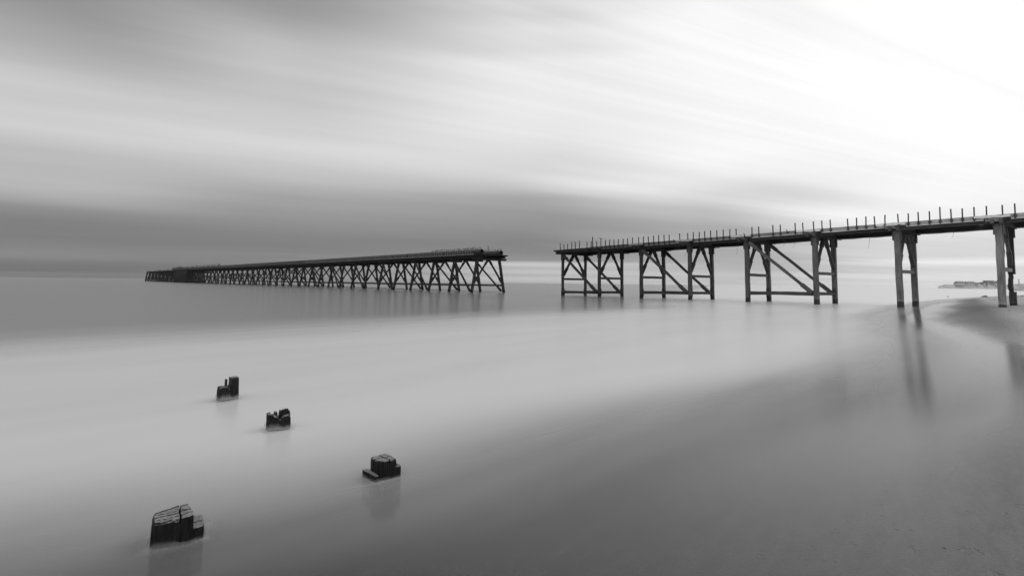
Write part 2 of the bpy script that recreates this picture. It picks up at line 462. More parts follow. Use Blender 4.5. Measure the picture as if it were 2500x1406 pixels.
# bearers, flange, fascia, underside boards
def rng(a, b, st):
    x = a
    while x < b-1e-6:
        yield x, min(x+st, b); x += st
for k, (a, b_) in enumerate([(-.16, 2.0), (2.0, 4.0), (4.0, 6.0), (6.0, 8.6)]):
    for wv, nm in ((-.03, 'near'), (1.03, 'far')):
        q = MB()
        for x0, x1 in rng(a, b_, 1.0):
            q.bar(P(x0, wv, 5.645+dzn(x0)), P(x1, wv, 5.645+dzn(x1)), .30, .40, seg=3, jit=.008)
        q.build('main_bearer', tim((a+b_)/2, .3), jet)
for x0, x1 in rng(.98, 8.6, 1.0):      # top flange, sky light painted in as a pale tone, standing proud of the bearer
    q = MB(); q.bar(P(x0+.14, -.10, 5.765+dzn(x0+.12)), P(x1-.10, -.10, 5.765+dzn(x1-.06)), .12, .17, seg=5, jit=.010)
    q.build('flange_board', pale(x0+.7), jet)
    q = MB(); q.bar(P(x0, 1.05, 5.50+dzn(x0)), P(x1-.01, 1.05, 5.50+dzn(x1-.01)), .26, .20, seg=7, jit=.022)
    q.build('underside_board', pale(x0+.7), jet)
# deck planks laid across
q = MB()
x = -.15
while x < 8.6:
    if not (.60 < x < .72) and random.random() > .01:
        zz = 5.89+dzn(x)
        q.bar(P(x, -.06, zz), P(x, 1.10, zz+random.uniform(-.01, .01)), .24, .07, seg=1)
    x += .045
q.build('deck', tim(4, .8), jet)
# broken first stretch
q = MB()
q.bar(P(-.20, -.10, 5.90), P(.85, -.10, 5.99), .14, .20, seg=5, jit=.02)
q.bar(P(-.24, .10, 5.9), P(.3, .08, 5.96), .2, .16, seg=3, jit=.02)
q.bar(P(.1, -.13, 5.70), P(.8, -.13, 5.76), .1, .16, seg=3, jit=.02)
q.bar(P(.35, .2, 5.95), P(.52, .0, 6.10), .06, .05, seg=2, jit=.03)
q.build('broken_plank', tim(0, .8), jet)
for x0, x1 in rng(.82, 8.6, 1.0):
    q = MB(); q.bar(P(x0, -.13, 5.935+dzn(x0)), P(x1-.008, -.13, 5.935+dzn(x1)), .07, .23, seg=6, jit=.008)
    q.build('fascia_board', tim(x0+1, 2.0), jet)
# saddles with torn pale plates over each bent
for n in range(2, 8):
    q = MB(); d = dzn(n)
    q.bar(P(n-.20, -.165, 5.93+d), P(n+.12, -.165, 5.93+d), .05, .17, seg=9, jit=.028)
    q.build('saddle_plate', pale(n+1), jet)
    q = MB(); q.bar(P(n-.10, -.15, 5.68+d), P(n+.02, -.15, 5.68+d), .16, .24, seg=3, jit=.03); q.build('packing_block', tim(n, 1.0), jet)
# railing stubs
POSTX = [1368.7,1377.5,1386.6,1396,1405.5,1414.8,1433.8,1443.8,1457.6,1468,1478.7,1489.4,1499.8,1510.4,1522.2,1532.9,1544.9,1560.5,1572,1584.6,1597,1609.3,1622.8,1635.1,1661.5,1680.7,1694.1,1708.4,1722.6,1737.2,1752.4,1767.9,1783.5,1799.7,1838.4,1855.4,1890,1907.9,1945,1964.3,1990.6,2010.9,2031.8,2074.4,2096,2118.8,2141.2,2165.5,2198.8,2223.1,2248.5,2275.8,2302,2329.8,2357,2386.3,2416.2,2456.7,2487.2]
post_top = {}
for px in POSTX+[2523, 2560, 2600]:
    n = n_of(px, -.16); lift = 0.0 if n > .8 else -.03
    q = MB(); h = .67+random.uniform(-.03, .04)
    if px == 2302: h += .22
    zt = 6.05+dzn(n)+lift
    pt = P(n, -.16, zt+h)+AX*random.uniform(-.03, .03)+TX*random.uniform(-.03, .03)
    q.bar(P(n, -.16, zt-.36), pt, .078, .07, up=TX, seg=3, jit=.006)
    q.bar(P(n+.0, -.16, zt-.30), P(n, -.16, zt-.08), .17, .07, up=TX)
    q.build('railing_post', tim(min(n, 5), .55), jet)
    post_top[px] = pt
for px, h in ((1447.4, 1.27), (1648, .18), (1821, .22), (1926.8, .2)):
    n = n_of(px, -.16); zt = 5.9+dzn(n)
    q = MB(); q.bar(P(n, -.16, zt-.1), P(n, -.16, zt+h+.1)-AX*(.12 if h < 1 else 0), .10, .08, up=TX, seg=3, jit=.015, taper=.4 if h < 1 else .9)
    q.build('railing_post', tim(0, .6), jet)
# wires hanging under the deck
for (xa, ya, xb, yb) in ((1802.5, 598, 1797.5, 622), (1914.5, 588.5, 1913.3, 602), (1946, 587, 1935, 605), (2122.3, 572, 2120, 606), (2330, 556, 2325, 580), (1676, 609, 1672, 628)):
    n = n_of(xa, .5); Yd = P(n, .5).y
    a_ = atY(xa, ya-4, Yd); b_ = atY(xb, yb, Yd)
    mid_ = (a_+b_)/2+AX*.05
    q = MB(); q.tube([a_, mid_, b_], [.011, .011, .009], 6); q.build('hanging_wire', M_wire, jet)

# ---- seaward pier
N0, N1 = -3, -58
basef = P(-20, .5); basef.z = 0
pier = empty('timber_pier', basef)
tag(pier, 'long dark timber pier on raked piles with zigzag bracing, cut off at sea', 'pier', 'two remains of the old pier')
MD = tim(-3); MD2 = tim(-3, .7); MD3 = tim(-3, 1.6)
SPL = 1.0                              # outward rake at the foot
for n in range(N0, N1-1, -1):
    zc = 5.16; far = n < -24; wide = -42 <= n <= -38
    w0, w1 = (0, 1)
    cap = MB()
    for sg in (-1, 1): cap.bar(P(n, -.22, zc+.17)+AX*sg*.2, P(n, 1.3, zc+.17)+AX*sg*.2, .15, .34)
    extra = []
    if wide:
        extra = [(-.2, -.4), (1.2, 1.35), (.33, .2), (.66, .8)]
    elif n < -42:
        extra = [(.5, .5), (-.3, -.5)] if n % 2 else [(1.3, 1.6)]
    for wt, wb in extra:
        cap.bar(P(n, wt, zc+.3), P(n, wb, -1), .42, .42, up=AX)
        if wide: cap.bar(P(n+.5, wt, zc+.3), P(n+.5, wb, -1), .42, .42, up=AX)
    bent = cap.build('pile_bent', MD2, pier)
    for wv, sg in ((0, -1), (1, 1)):
        q = MB()
        q.bar(P(n, wv, zc+.34), P(n, wv, -.8)+TX*sg*SPL*1.14+AX*random.uniform(-.1, .1), .34, .34, up=AX, seg=1 if far else 5, jit=0 if far else .012)
        if not far:
            cpt = P(n, wv, 3.9)+TX*sg*.27; q.bar(cpt-TX*.42, cpt+TX*.42, .05, .05)
            hd = P(n, wv, zc+.1); dd = (P(n, wv, -.8)+TX*sg*SPL*1.14-P(n, wv, zc+.34)).normalized()
            q.bar(hd, hd+dd*.8, .42, .26, up=AX)
        q.build('pile', MD, bent)
    # A brace
    for wv, sg in ((0, -1), (1, 1)):
        q = MB()
        a_ = P(n, .5, zc)+TX*sg*.14
        b_ = P(n, wv, 1.55)+TX*sg*SPL*.62
        q.bar(a_, b_, .22, .22, up=AX, seg=1 if far else 3, jit=0 if far else .01)
        if not far:
            dd = (b_-a_).normalized()
            q.bar(a_, a_+dd*.9, .29, .28, up=AX); q.bar(b_-dd*1.0, b_, .29, .28, up=AX)
        q.build('diagonal_brace', MD, bent)
    q = MB(); q.bar(P(n, 0, .16)-TX*SPL*.95, P(n, 1, .16)+TX*SPL*.95, .05, .05); q.build('tie_rod', MD2, bent)
zig = MB(); cntz = 0
for n in range(-4, N1-1, -2):
    for wv, sg in ((0, -1), (1, 1)):
        q = MB() if n > -48 else zig
        a_ = P(n+.08, wv, 5.0)+TX*sg*.05; b_ = P(n+.97, wv, .25)+TX*sg*SPL*.93
        a_ += TX*(-.3); b_ += TX*(-.3)
        q.bar(a_, b_, .21, .23, seg=1 if n < -24 else 5, jit=0 if n < -24 else .015)
        if n > -24:
            dd = (b_-a_).normalized(); q.bar(a_, a_+dd*.9, .27, .29); q.bar(b_-dd*1.0, b_, .27, .29)
        if n > -48: q.build('diagonal_brace', MD, pier)
zig.build('diagonal_brace', MD, pier)
for wv, sg in ((0, -1), (1, 1)):
    q = MB(); q.bar(P(N1, wv, 1.15)+TX*sg*SPL*.72, P(N0, wv, 1.15)+TX*sg*SPL*.72, .2, .27, seg=55, jit=.015); q.build('tie_beam', MD2, pier)
    q = MB(); q.bar(P(N1-.4, wv, 5.72), P(N0+(.20 if wv else .2), wv, 5.72), .34, .44, seg=56, jit=.01); q.build('main_bearer', MD2, pier)
q = MB(); x = N0+.25
while x > N1-.5:
    q.bar(P(x, -.14, 5.98), P(x, 1.14, 5.98+random.uniform(-.015, .015)), .26, .08); x -= .055
q.build('deck', MD, pier)
q = MB(); 
for x0, x1 in rng(-40, N0+.0, .115):
    q.bar(P(x0+.012, -.165, 6.02), P(x1-.012, -.165, 6.02), .05, .17)
q.build('fascia_board', tim(7, 1.0), pier)
# short broken ends at the gap
q = MB()
q.bar(P(-3.2, .98, 5.73), P(-2.76, .98, 5.7), .36, .40, seg=3, jit=.03)
q.bar(P(-3.1, 1.12, 5.95), P(-2.80, 1.12, 5.92), .2, .22, seg=3, jit=.03)
q.bar(P(-3.3, .1, 5.95), P(-2.8, .1, 5.9), .2, .2, seg=3, jit=.02)
q.build('broken_plank', MD2, pier)
# railing posts along the near side
stuff = MB(); cnt = 0; x = N0-.12
while x > -44:
    q = MB() if cnt < 98 else stuff
    q.bar(P(x, -.18, 5.9), P(x, -.18, 6.80+random.uniform(-.03, .03)), .085, .06, up=TX)
    if cnt < 98: q.build('railing_post', tim(6, 1.1), pier)
    cnt += 1; x -= .115 if random.random() > .06 else .2
o_ = stuff.build('railing_post', tim(4, 1.0), pier); tag(o_, kind='stuff')
q = MB(); q.bar(P(-2.98, .45, 5.9), P(-2.98, .45, 7.5), .10, .10, seg=3, jit=.01); q.build('mast', MD, pier)
# pier-head clutter at the far end, kept as parts of the pier
q = MB()
for i in range(22):
    x = -43-i*.7; h = random.uniform(.3, .9)
    q = MB(); wv = random.choice((-.15, 1.15)); q.bar(P(x, wv, 6.0), P(x+.1, wv, 6.1+h), .14, .14)
    q.build('broken_post', MD, pier)
for nn in (-38, -36):
    pass
# wide pier-head platform edge with close sheeting
q = MB()
for i in range(40):
    x = -38-i*.11
    q.bar(P(x, -.32, -.8), P(x, -.22, 5.8+random.uniform(-.4, .2)), .5 if i % 3 else .3, .3, up=TX)
q.build('timber_sheeting', MD, pier)
q = MB(); q.bar(P(-42.5, -.2, 5.9), P(-38, -.2, 5.9), .7, .3, seg=10, jit=.02); q.bar(P(-42.5, 1.2, 5.9), P(-38, 1.2, 5.9), .7, .3, seg=10, jit=.02)
q.build('platform_edge', MD2, pier)

# ---- pipes lying on the pier
def pipe(n0, n1, wv, z, r, label, bands):
    o = empty('steel_pipe', P((n0+n1)/2, wv, z-r))
    tag(o, label, 'pipe', 'steel pipes lying along the pier')
    q = MB(); k = max(2, int(abs(n1-n0)))
    pts = [P(n0+(n1-n0)*i/k, wv, z) for i in range(k+1)]
    q.tube(pts, [r]*(k+1), 20, cap=False)
    pin = [p for p in pts]; pin[0] = pin[0]+AX*.0
    q2 = MB(); q2.tube(pts, [r*.9]*(k+1), 20, cap=False); q2.f = [f[::-1] for f in q2.f]
    ofs = len(q.v); q.v += q2.v; q.f += [tuple(i+ofs for i in f) for f in q2.f]; q.uv += q2.uv
    for k2 in range(20):               # annular mouth
        q.f.append((k2, (k2+1) % 20, ofs+(k2+1) % 20, ofs+k2)); q.uv.append([(0, 0)]*4)
    q.build('pipe_wall', M_pipe, o, smooth=False)
    f = MB()
    for b in bands: f.tube([P(b, wv, z), P(b-.035, wv, z)], [r*1.13]*2, 20)
    if bands: f.build('flange_ring', M_iron, o)
    x = n0-.1
    while x > max(n1, n0-20):
        s_ = MB(); s_.bar(P(x, wv-.11, z-r*.9), P(x, wv+.11, z-r*.9), .3, .34); x -= .5
        s_.build('saddle_block', MD2, o)
    return o
PZA, PRA = 6.47, .40
pipe(-2.93, -45, .12, PZA, PRA, 'long dark pipe along the sea pier, thickly lined with birds at its near end', [-3.5, -5.0, -6.5, -8])
pipe(-2.90, -30, .98, 6.40, PRA, 'dark pipe along the far side of the sea pier, its open end at the gap', [-3.02, -3.6, -4.4])

# ---- hut frame and low railings on the sea pier's outer part
hut = empty('winch_frame', P(-43.5, .5, 6.25))
tag(hut, 'small dark iron winch frame with a boom on the outer part of the sea pier', 'machinery')
q = MB(); q.bar(P(-45.2, .5, 6.3), P(-41.4, .5, 6.3), 3.4, .6); q.build('platform', MD, hut)
q = MB()
for nn in (-45.3, -44.4, -43.4, -42.4, -41.6):
    for wv in (.1, .9): q.bar(P(nn, wv, 6.5), P(nn, wv, 7.5+(.5 if nn == -42.4 else 0)), .22, .22)
q.bar(P(-44.9, .5, 7.5), P(-42.3, .5, 7.45), 2.2, .16); q.bar(P(-44.9, .2, 7.0), P(-41.7, .2, 7.0), .3, .16)
q.bar(P(-45.8, .5, 6.5), P(-45.0, .5, 7.5), .3, .2)
q.build('frame', M_iron, hut)
q = MB(); q.bar(P(-41.8, .5, 7.3), P(-38.9, .5, 7.1), .2, .18); q.bar(P(-39.2, .5, 7.1), P(-38.7, .5, 7.1), .3, .4); q.build('boom', M_iron, hut)
rl = empty('iron_railing', P(-34, .2, 6.3))
tag(rl, 'low iron railing with uprights on top of the sea pier, right of the winch frame', 'railing')
q = MB(); q.bar(P(-38.2, .2, 7.3), P(-29.5, .2, 7.5), .10, .10); q.build('rail', M_iron, rl)
x = -38.0; 
while x < -29.5:
    q = MB(); q.bar(P(x, .2, 6.6), P(x, .2, 7.3+random.uniform(-.1, .45)), .12, random.choice((.12, .3)), up=TX); q.build('upright', M_iron, rl); x += random.uniform(.3, .8)

# ------------------------------------------------------------------ birds
def bird_mesh(h=.30):
    q = MB(); k = h/.30
    pts = [(-.20, 0, .07), (-.12, 0, .10), (-.05, 0, .135), (.02, 0, .17), (.06, 0, .215), (.075, 0, .25), (.10, 0, .27), (.135, 0, .268), (.175, 0, .262)]
    rad = [.012, .03, .052, .056, .040, .026, .032, .018, .003]
    q.tube([Vector(p)*k for p in pts], [r*k for r in rad], 8)
    for sy in (-1, 1): q.tube([Vector((0, sy*.02, .12))*k, Vector((.01, sy*.02, 0))*k], [.008*k]*2, 5)
    return q
def bird(loc, h, rz, label, group):
    q = bird_mesh(h); rot = Matrix.Rotation(rz, 3, 'Z')
    q.v = [rot @ v for v in q.v]
    o = q.build('bird', M_bird, None, smooth=True); o.location = loc
    tag(o, label, 'bird', group); return o
x = -2.97; i = 0
while x > -5.35:
    bird(P(x, .12, PZA+PRA-.01), random.uniform(.30, .44), random.uniform(0, 6.28), 'small dark bird perched in the long row on top of the longer pipe', 'birds in a row on the longer pipe')
    x -= random.uniform(.05, .11); i += 1
x = -2.93
while x > -3.75:
    bird(P(x, .98, 6.40+PRA-.01), random.uniform(.26, .36), random.uniform(0, 6.28), 'small dark bird perched on the shorter pipe whose open end juts into the gap', 'birds on the shorter pipe')
    x -= random.uniform(.06, .13)
for px, h, lab in ((1368.7, .22, 'small bird on the first railing post at the broken seaward end of the jetty'),
                (1396, .26, 'small bird on the fourth railing post from the jetty\'s seaward end'),
                (1405.5, .24, 'small bird on the fifth railing post from the jetty\'s seaward end'),
                (1414.8, .26, 'small bird on the sixth railing post from the jetty\'s seaward end, beside a missing post'),
                (1468, .36, 'larger bird with tail cocked on a post just right of the tall thin pole')):
    bird(post_top[px], h, random.choice((.8, 2.6, 3.6)), lab, 'birds on the jetty posts')

# ------------------------------------------------------------------ old pile stumps in the shallows
def wood_stump():
    m, t, b, o = mat('stump_wood')
    geo = t.node('ShaderNodeNewGeometry'); oc = t.node('ShaderNodeTexCoord').outputs['Object']
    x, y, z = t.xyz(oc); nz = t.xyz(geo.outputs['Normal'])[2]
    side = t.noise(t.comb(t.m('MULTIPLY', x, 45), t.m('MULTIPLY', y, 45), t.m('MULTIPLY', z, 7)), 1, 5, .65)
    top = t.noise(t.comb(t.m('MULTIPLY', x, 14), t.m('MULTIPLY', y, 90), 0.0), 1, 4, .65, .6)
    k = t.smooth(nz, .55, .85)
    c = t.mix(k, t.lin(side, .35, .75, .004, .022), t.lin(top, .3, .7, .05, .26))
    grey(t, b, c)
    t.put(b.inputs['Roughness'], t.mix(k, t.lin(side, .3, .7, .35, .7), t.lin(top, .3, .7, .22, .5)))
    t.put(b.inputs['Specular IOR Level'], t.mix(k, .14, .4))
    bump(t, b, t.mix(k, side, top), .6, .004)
    return m
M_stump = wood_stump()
def stump(c4, hf, label, name='pile_stump', nx=110, ny=92, zbot=-.5, rnd_=.06, parent=None, flute=1.0):
    """c4: plan corners near-left, near-right, far-right, far-left; hf(u,v): height of the broken top"""
    v = []; f = []; idx = {}
    c4 = [Vector((x, y, 0)) for x, y in c4]; ctr = sum(c4, Vector())/4
    def plan(u_, v_):
        cx = abs(u_-.5)*2; cy = abs(v_-.5)*2
        k = 1-rnd_*max(0, cx+cy-1.5)/.5
        p = c4[0].lerp(c4[1], u_).lerp(c4[3].lerp(c4[2], u_), v_)
        return (p-ctr)*k
    for j in range(ny+1):
        for i in range(nx+1):
            u_, v_ = i/nx, j/ny; p = plan(u_, v_)
            idx[i, j] = len(v); v.append(Vector((p.x, p.y, hf(u_, v_)+random.uniform(-.0005, .0005))))
    for j in range(ny):
        for i in range(nx): f.append((idx[i, j], idx[i+1, j], idx[i+1, j+1], idx[i, j+1]))
    ring = [(i, 0) for i in range(nx)]+[(nx, j) for j in range(ny)]+[(i, ny) for i in range(nx, 0, -1)]+[(0, j) for j in range(ny, 0, -1)]
    prev = [idx[r] for r in ring]; K = 20
    for k in range(1, K+1):
        cur = []
        for q_, (i, j) in enumerate(ring):
            u_, v_ = i/nx, j/ny; p = plan(u_, v_); zt = hf(u_, v_)
            z = zt+(zbot-zt)*(k/K)**1.5
            d = p.normalized()
            q_ = q_*56/nx; g = .0022*math.sin(q_*.83+2*math.sin(z*9+q_*.2))+.003*math.sin(q_*.37+1)*math.sin(q_*.21+z*8)+random.uniform(-.001, .001)
            g = (g*flute+.010*(zt-z))*min(1, k/2)
            q2 = p+d*g; cur.append(len(v)); v.append(Vector((q2.x, q2.y, z)))
        n = len(ring)
        for a in range(n):
            b2 = (a+1) % n; f.append((prev[b2], prev[a], cur[a], cur[b2]))
        prev = cur
    me = bpy.data.meshes.new(name); me.from_pydata([tuple(p) for p in v], [], f); me.materials.append(M_stump)
    o = bpy.data.objects.new(name, me); C.collection.objects.link(o)
    o.location = ctr if parent is None else ctr-parent.location
    if parent is None: tag(o, label, 'wooden stump', 'old pile stumps in the shallows')
    else: o.parent = parent
    return o
def groove(d, wd, depth): return -depth*math.exp(-(d/wd)**2)
def fbm(x, y): return math.sin(x*7.1+y*3.3)*.5+math.sin(x*17.7-y*11.1+1)*.3+math.sin(x*41+y*29)*.2
def hD(u_, v_):
    z = .146+.016*u_+.002*v_+.004*fbm(u_, v_)
    z += groove(u_-.70-.10*(v_-.5)-.012*math.sin(v_*9), .013, .028)+groove(v_-.52-.06*(u_-.5)-.012*math.sin(u_*8), .015, .026)+groove(v_-.20-.10*u_, .011, .016)+groove(v_-.80+.22*u_, .014, .006)
    z += .0006*math.sin(v_*95+4*math.sin(u_*7))
    if v_ < .07 and u_ < .66: z -= .014*(1-v_/.07)
    if v_ > .95: z += .004
    if u_ < .05: z -= .016*(1-u_/.05)
    return z
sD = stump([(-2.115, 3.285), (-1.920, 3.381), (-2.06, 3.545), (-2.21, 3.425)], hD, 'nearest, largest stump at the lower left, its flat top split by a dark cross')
def hDf(u_, v_): return .075+.006*v_+.003*fbm(u_, v_)+groove(v_-.5, .04, .012)
stump([(-1.945, 3.385), (-1.895, 3.440), (-1.99, 3.59), (-2.07, 3.535)], hDf, None, 'foot_block', 16, 20, parent=sD)
def hC(u_, v_):
    z = .151+.003*fbm(u_*.8, v_*.8)
    z += groove((u_-.5)+.08*(v_-.5), .017, .026)+groove((v_-.5)-.05*(u_-.5), .017, .026)+.0012*math.sin(v_*70+5*u_)
    e = min(u_, v_, 1-v_, 1-u_)
    if e < .05: z -= .008*(1-e/.05)
    if u_ > .8: z -= .014*(u_-.8)/.2
    return z
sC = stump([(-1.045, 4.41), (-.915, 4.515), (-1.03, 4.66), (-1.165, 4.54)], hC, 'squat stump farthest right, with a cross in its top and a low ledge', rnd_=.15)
def hCf(u_, v_): return .045+.010*v_+.003*fbm(u_, v_)
stump([(-1.065, 4.385), (-1.045, 4.41), (-1.165, 4.54), (-1.215, 4.52)], hCf, None, 'foot_block', 12, 24, parent=sC)
stump([(-.945, 4.49), (-.895, 4.53), (-.94, 4.60), (-.97, 4.56)], lambda u_, v_: .085+.006*fbm(u_, v_), None, 'foot_block', 12, 12, parent=sC)
def hB(u_, v_):
    z = .145+.006*fbm(u_*2, v_*2)
    z -= .04*math.exp(-((u_-.52)/.10)**2)*(1 if v_ < .7 else .4)
    if u_ < .17: z = .166+.004*fbm(u_*6, v_*3)
    elif u_ < .24: z -= .022
    if u_ > .55 and v_ > .45: z = .168+.014*math.sin(u_*49)*math.sin(v_*17)+.035*(u_-.55)+.008*math.sin(u_*120)
    elif u_ > .5 and v_ > .38: z -= .02
    if .34 < u_ < .48 and v_ > .5: z += .03
    if u_ > .95: z -= .02
    return z
stump([(-2.555, 5.775), (-2.365, 5.885), (-2.455, 6.04), (-2.655, 5.92)], hB, 'rotted hollow stump with a jagged raised right edge, second farthest of the four', rnd_=.16)
def hA(u_, v_):
    z = .178+.006*fbm(u_*2, v_*2)
    if u_ < .10 and v_ < .6: z -= .01
    if v_ > .86: z -= .05
    if .30 < u_ < .40 and .30 < v_ < .55: return .272+.003*fbm(u_*5, v_)
    if .40 <= u_ < .56: z -= .035*math.sin((u_-.36)/.20*3.14)
    if u_ >= .56 and v_ < .72:
        z = .288+.002*fbm(u_, v_)
        if v_ < .06 or u_ > .96: z -= .012
    return z
stump([(-3.80, 7.13), (-3.665, 7.335), (-3.78, 7.46), (-3.93, 7.26)], hA, 'farthest stump, with a thin upright spike and a tall square block on its right', rnd_=.05)

# milky swash washing round each stump: thin, half-transparent, highest against the wood
m, t, b, o = mat('milky_swash')
z_ = t.xyz(t.node('ShaderNodeNewGeometry').outputs['Position'])[2]
grey(t, b, .5); b.inputs['Roughness'].default_value = .6
tr = t.node('ShaderNodeBsdfTransparent'); mx = t.node('ShaderNodeMixShader')
dv = t.node('ShaderNodeAttribute', attribute_name='veil')
t.put(mx.inputs[0], dv.outputs['Fac']); t.l.new(tr.outputs[0], mx.inputs[1]); t.l.new(b.outputs[0], mx.inputs[2]); t.l.new(mx.outputs[0], o.inputs[0])
M_swash = m
def swash(c4, hgt, spread, amount):
    c4 = [Vector((x, y, 0)) for x, y in c4]; ctr = sum(c4, Vector())/4
    N = 64; outl = []
    for k in range(N):
        e = k/N*4; i = int(e); outl.append(c4[i].lerp(c4[(i+1) % 4], e-i)-ctr)
    v = []; f = []; val = []; RG = 12
    for j in range(RG+1):
        fj = j/RG
        for k, p in enumerate(outl):
            d = p.normalized(); g = .005+.02*fj+spread*fj**3*(1+.35*math.sin(k*.2+1)+.2*math.sin(k*.5))
            h = hgt*(1-fj)**1.6*(1+.25*math.sin(k*.4)+.12*math.sin(k*1.1))+.003
            q2 = p*(1-.12*fj)+d*g
            v.append((q2.x, q2.y, h)); val.append(amount*.62*smf(fj, 0, .75)*(1-smf(fj, .5, 1)))
    for j in range(RG):
        for k in range(N):
            k2 = (k+1) % N; f.append((j*N+k, j*N+k2, (j+1)*N+k2, (j+1)*N+k))
    me = bpy.data.meshes.new('surf'); me.from_pydata(v, [], f); me.materials.append(M_swash)
    at_ = me.attributes.new('veil', 'FLOAT', 'POINT')
    for i, x in enumerate(val): at_.data[i].value = x
    for p in me.polygons: p.use_smooth = True
    ob = bpy.data.objects.new('surf', me); C.collection.objects.link(ob); ob.location = (ctr.x, ctr.y, 0); tag(ob, kind='stuff')
swash([(-3.80, 7.13), (-3.665, 7.335), (-3.78, 7.46), (-3.93, 7.26)], .09, .09, .62)
swash([(-2.555, 5.775), (-2.365, 5.885), (-2.455, 6.04), (-2.655, 5.92)], .08, .08, .62)
swash([(-1.065, 4.385), (-.895, 4.515), (-1.03, 4.66), (-1.215, 4.52)], .03, .09, .32)
swash([(-2.115, 3.285), (-1.88, 3.42), (-1.99, 3.60), (-2.21, 3.425)], .04, .09, .32)

# ------------------------------------------------------------------ rocks and litter
def lump(name, loc, sx, sy, sz, seed, n=10, material=None):
    rnd = random.Random(seed); q = MB(); rings = 7
    ph = [rnd.uniform(0, 6) for _ in range(6)]
    o = 0
    for i in range(rings):
        e = -.35+i/(rings-1)*(math.pi/2+.30); 
        for k in range(n):
            a = 2*math.pi*k/n
            r = 1+.28*math.sin(2*a+ph[0])+.18*math.sin(3*a+ph[1]+i)+.1*rnd.uniform(-1, 1)
            q.v.append(Vector((math.cos(a)*math.cos(e)*r*sx, math.sin(a)*math.cos(e)*r*sy, max(math.sin(e), -.4)*sz*(1+.2*math.sin(a+ph[2])))))
    for i in range(rings-1):
        for k in range(n):
            k2 = (k+1) % n; q.f.append((i*n+k, i*n+k2, (i+1)*n+k2, (i+1)*n+k)); q.uv.append([(0, 0)]*4)
    q.f.append(tuple((rings-1)*n+k for k in range(n))); q.uv.append([(0, 0)]*n)
    ob = q.build(name, material or M_rock, None, smooth=False); ob.location = loc; return ob
def gat(px, py):
    p = at(px, py, 0)
    for _ in range(6): p = at(px, py, max(0, ground_z(p.x, p.y)))
    return p
p = gat(2404, 725); k = p.y/F
r_ = lump('rock', p, 7*k, 4*k, 3.6*k, 3, 14); tag(r_, 'low black lumpy rock in the pale shallows left of the last landward piles', 'rock')
p = gat(2314.5, 725.6); k = p.y/F
o_ = MB(); o_.bar(p-up_(.3), p+up_(3*k), 1.3*k, 1.3*k, up=TX, seg=3, jit=.02); o_.bar(p+up_(.0), p+up_(.6*k)+Vector((1.6*k, 0, 0)), 1*k, .9*k)
o_ = o_.build('post_stub', M_rock, None); tag(o_, 'tiny dark broken post stub alone in the bright shallows below the headland tip', 'post')
p = gat(2497, 723); k = p.y/F
r_ = lump('rock', p, 4*k, 3*k, 2.0*k, 5, 12); tag(r_, 'dark rock at the waterline on the right edge, beyond the last piles', 'rock')
for px, py, wpx, lab in ((2428, 731.5, 9, 'flat strip of black seaweed on the sand just left of the last piles'),
                        (2484, 724.5, 5, 'small clump of black seaweed on the sand right of the last piles'),
                        (2464, 759.5, 3.4, 'dark weed clump on the sand just in front of the last pile')):
    p = gat(px, py); k = p.y/F
    r_ = lump('seaweed_clump', p, wpx*.6*k, wpx*1.4*k, .6*k, int(px), 12); tag(r_, lab, 'seaweed')
proto = None
rnd = random.Random(11)
spots = []
for i in range(95):
    px = rnd.uniform(2330, 2500); py = rnd.uniform(728, 905)
    if px < 2500-(py-725)*1.3 and rnd.random() < .75: continue
    spots.append((px, py, rnd.uniform(.7, 1.6)))
spots += [(2369.5, 791.5, 2.2), (2400, 792, 1.2), (2308, 791, 1.2), (2320, 791, 1.2), (2279, 788, 1), (2470, 910, 2.4), (2452.6, 797.4, 2.2), (2387, 794, 1), (2306, 1337, 5), (2340, 1340, 3)]
for i, (px, py, spx) in enumerate(spots):
    p = gat(px, py); k = p.y/F
    if proto is None:
        proto = lump('pebble', p, 1, 1, .55, 21, 8); ob = proto
    else:
        ob = proto.copy(); C.collection.objects.link(ob)
    s = spx*k*.75
    ob.location = (p.x, p.y, p.z); ob.scale = (s*rnd.uniform(.8, 1.3), s*rnd.uniform(.8, 1.3), s*.7); ob.rotation_euler.z = rnd.uniform(0, 6)
    tag(ob, 'small dark pebble lying on the grey sand at the right', 'pebble', 'pebbles scattered over the beach')

# ------------------------------------------------------------------ distant headland, town and dunes
HY = 1150.0
def hp(px, py=690): return atY(px, py, HY)
M_cliff = simple('headland_rock', .42, .9, var=.25, sc=.03)  # rock paled: haze of the distance is put into the colour
prof = [(2291, 702.5), (2293, 698.5), (2301, 698), (2305, 695.2), (2340, 695), (2380, 695.6), (2420, 695.6), (2445, 696), (2475, 694), (2520, 692), (2640, 690)]
q = MB()
rows = []
for px, py in prof:
    a_ = hp(px, py); z = max(a_.z, 1)
    fr = [(0, -1.5), (3, z*.45), (6, z), (60, z+1.0), (260, z+2.5)]
    rows.append([Vector((a_.x*(HY+dy)/HY, HY+dy, zz)) for dy, zz in fr]+[Vector((a_.x*(HY+260)/HY, HY+262, -2))])
for r in rows: q.v += r
nr = len(rows[0])
for i in range(len(rows)-1):
    for k in range(nr-1):
        q.f.append((i*nr+k, (i+1)*nr+k, (i+1)*nr+k+1, i*nr+k+1)); q.uv.append([(0, 0)]*4)
q.f.append(tuple(range(nr))[::-1]); q.uv.append([(0, 0)]*nr)
hl = q.build('headland', M_cliff, None); tag(hl, kind='structure')
M_wall = simple('far_render', .42, .9, var=.15, sc=.3); M_walll = simple('far_pale_render', .6, .9, var=.1, sc=.3)  # town walls lightened too, distance haze painted into their tone
M_roof = simple('far_slate', .16, .8, var=.3, sc=.3); M_glass = simple('far_window', .05, .3)
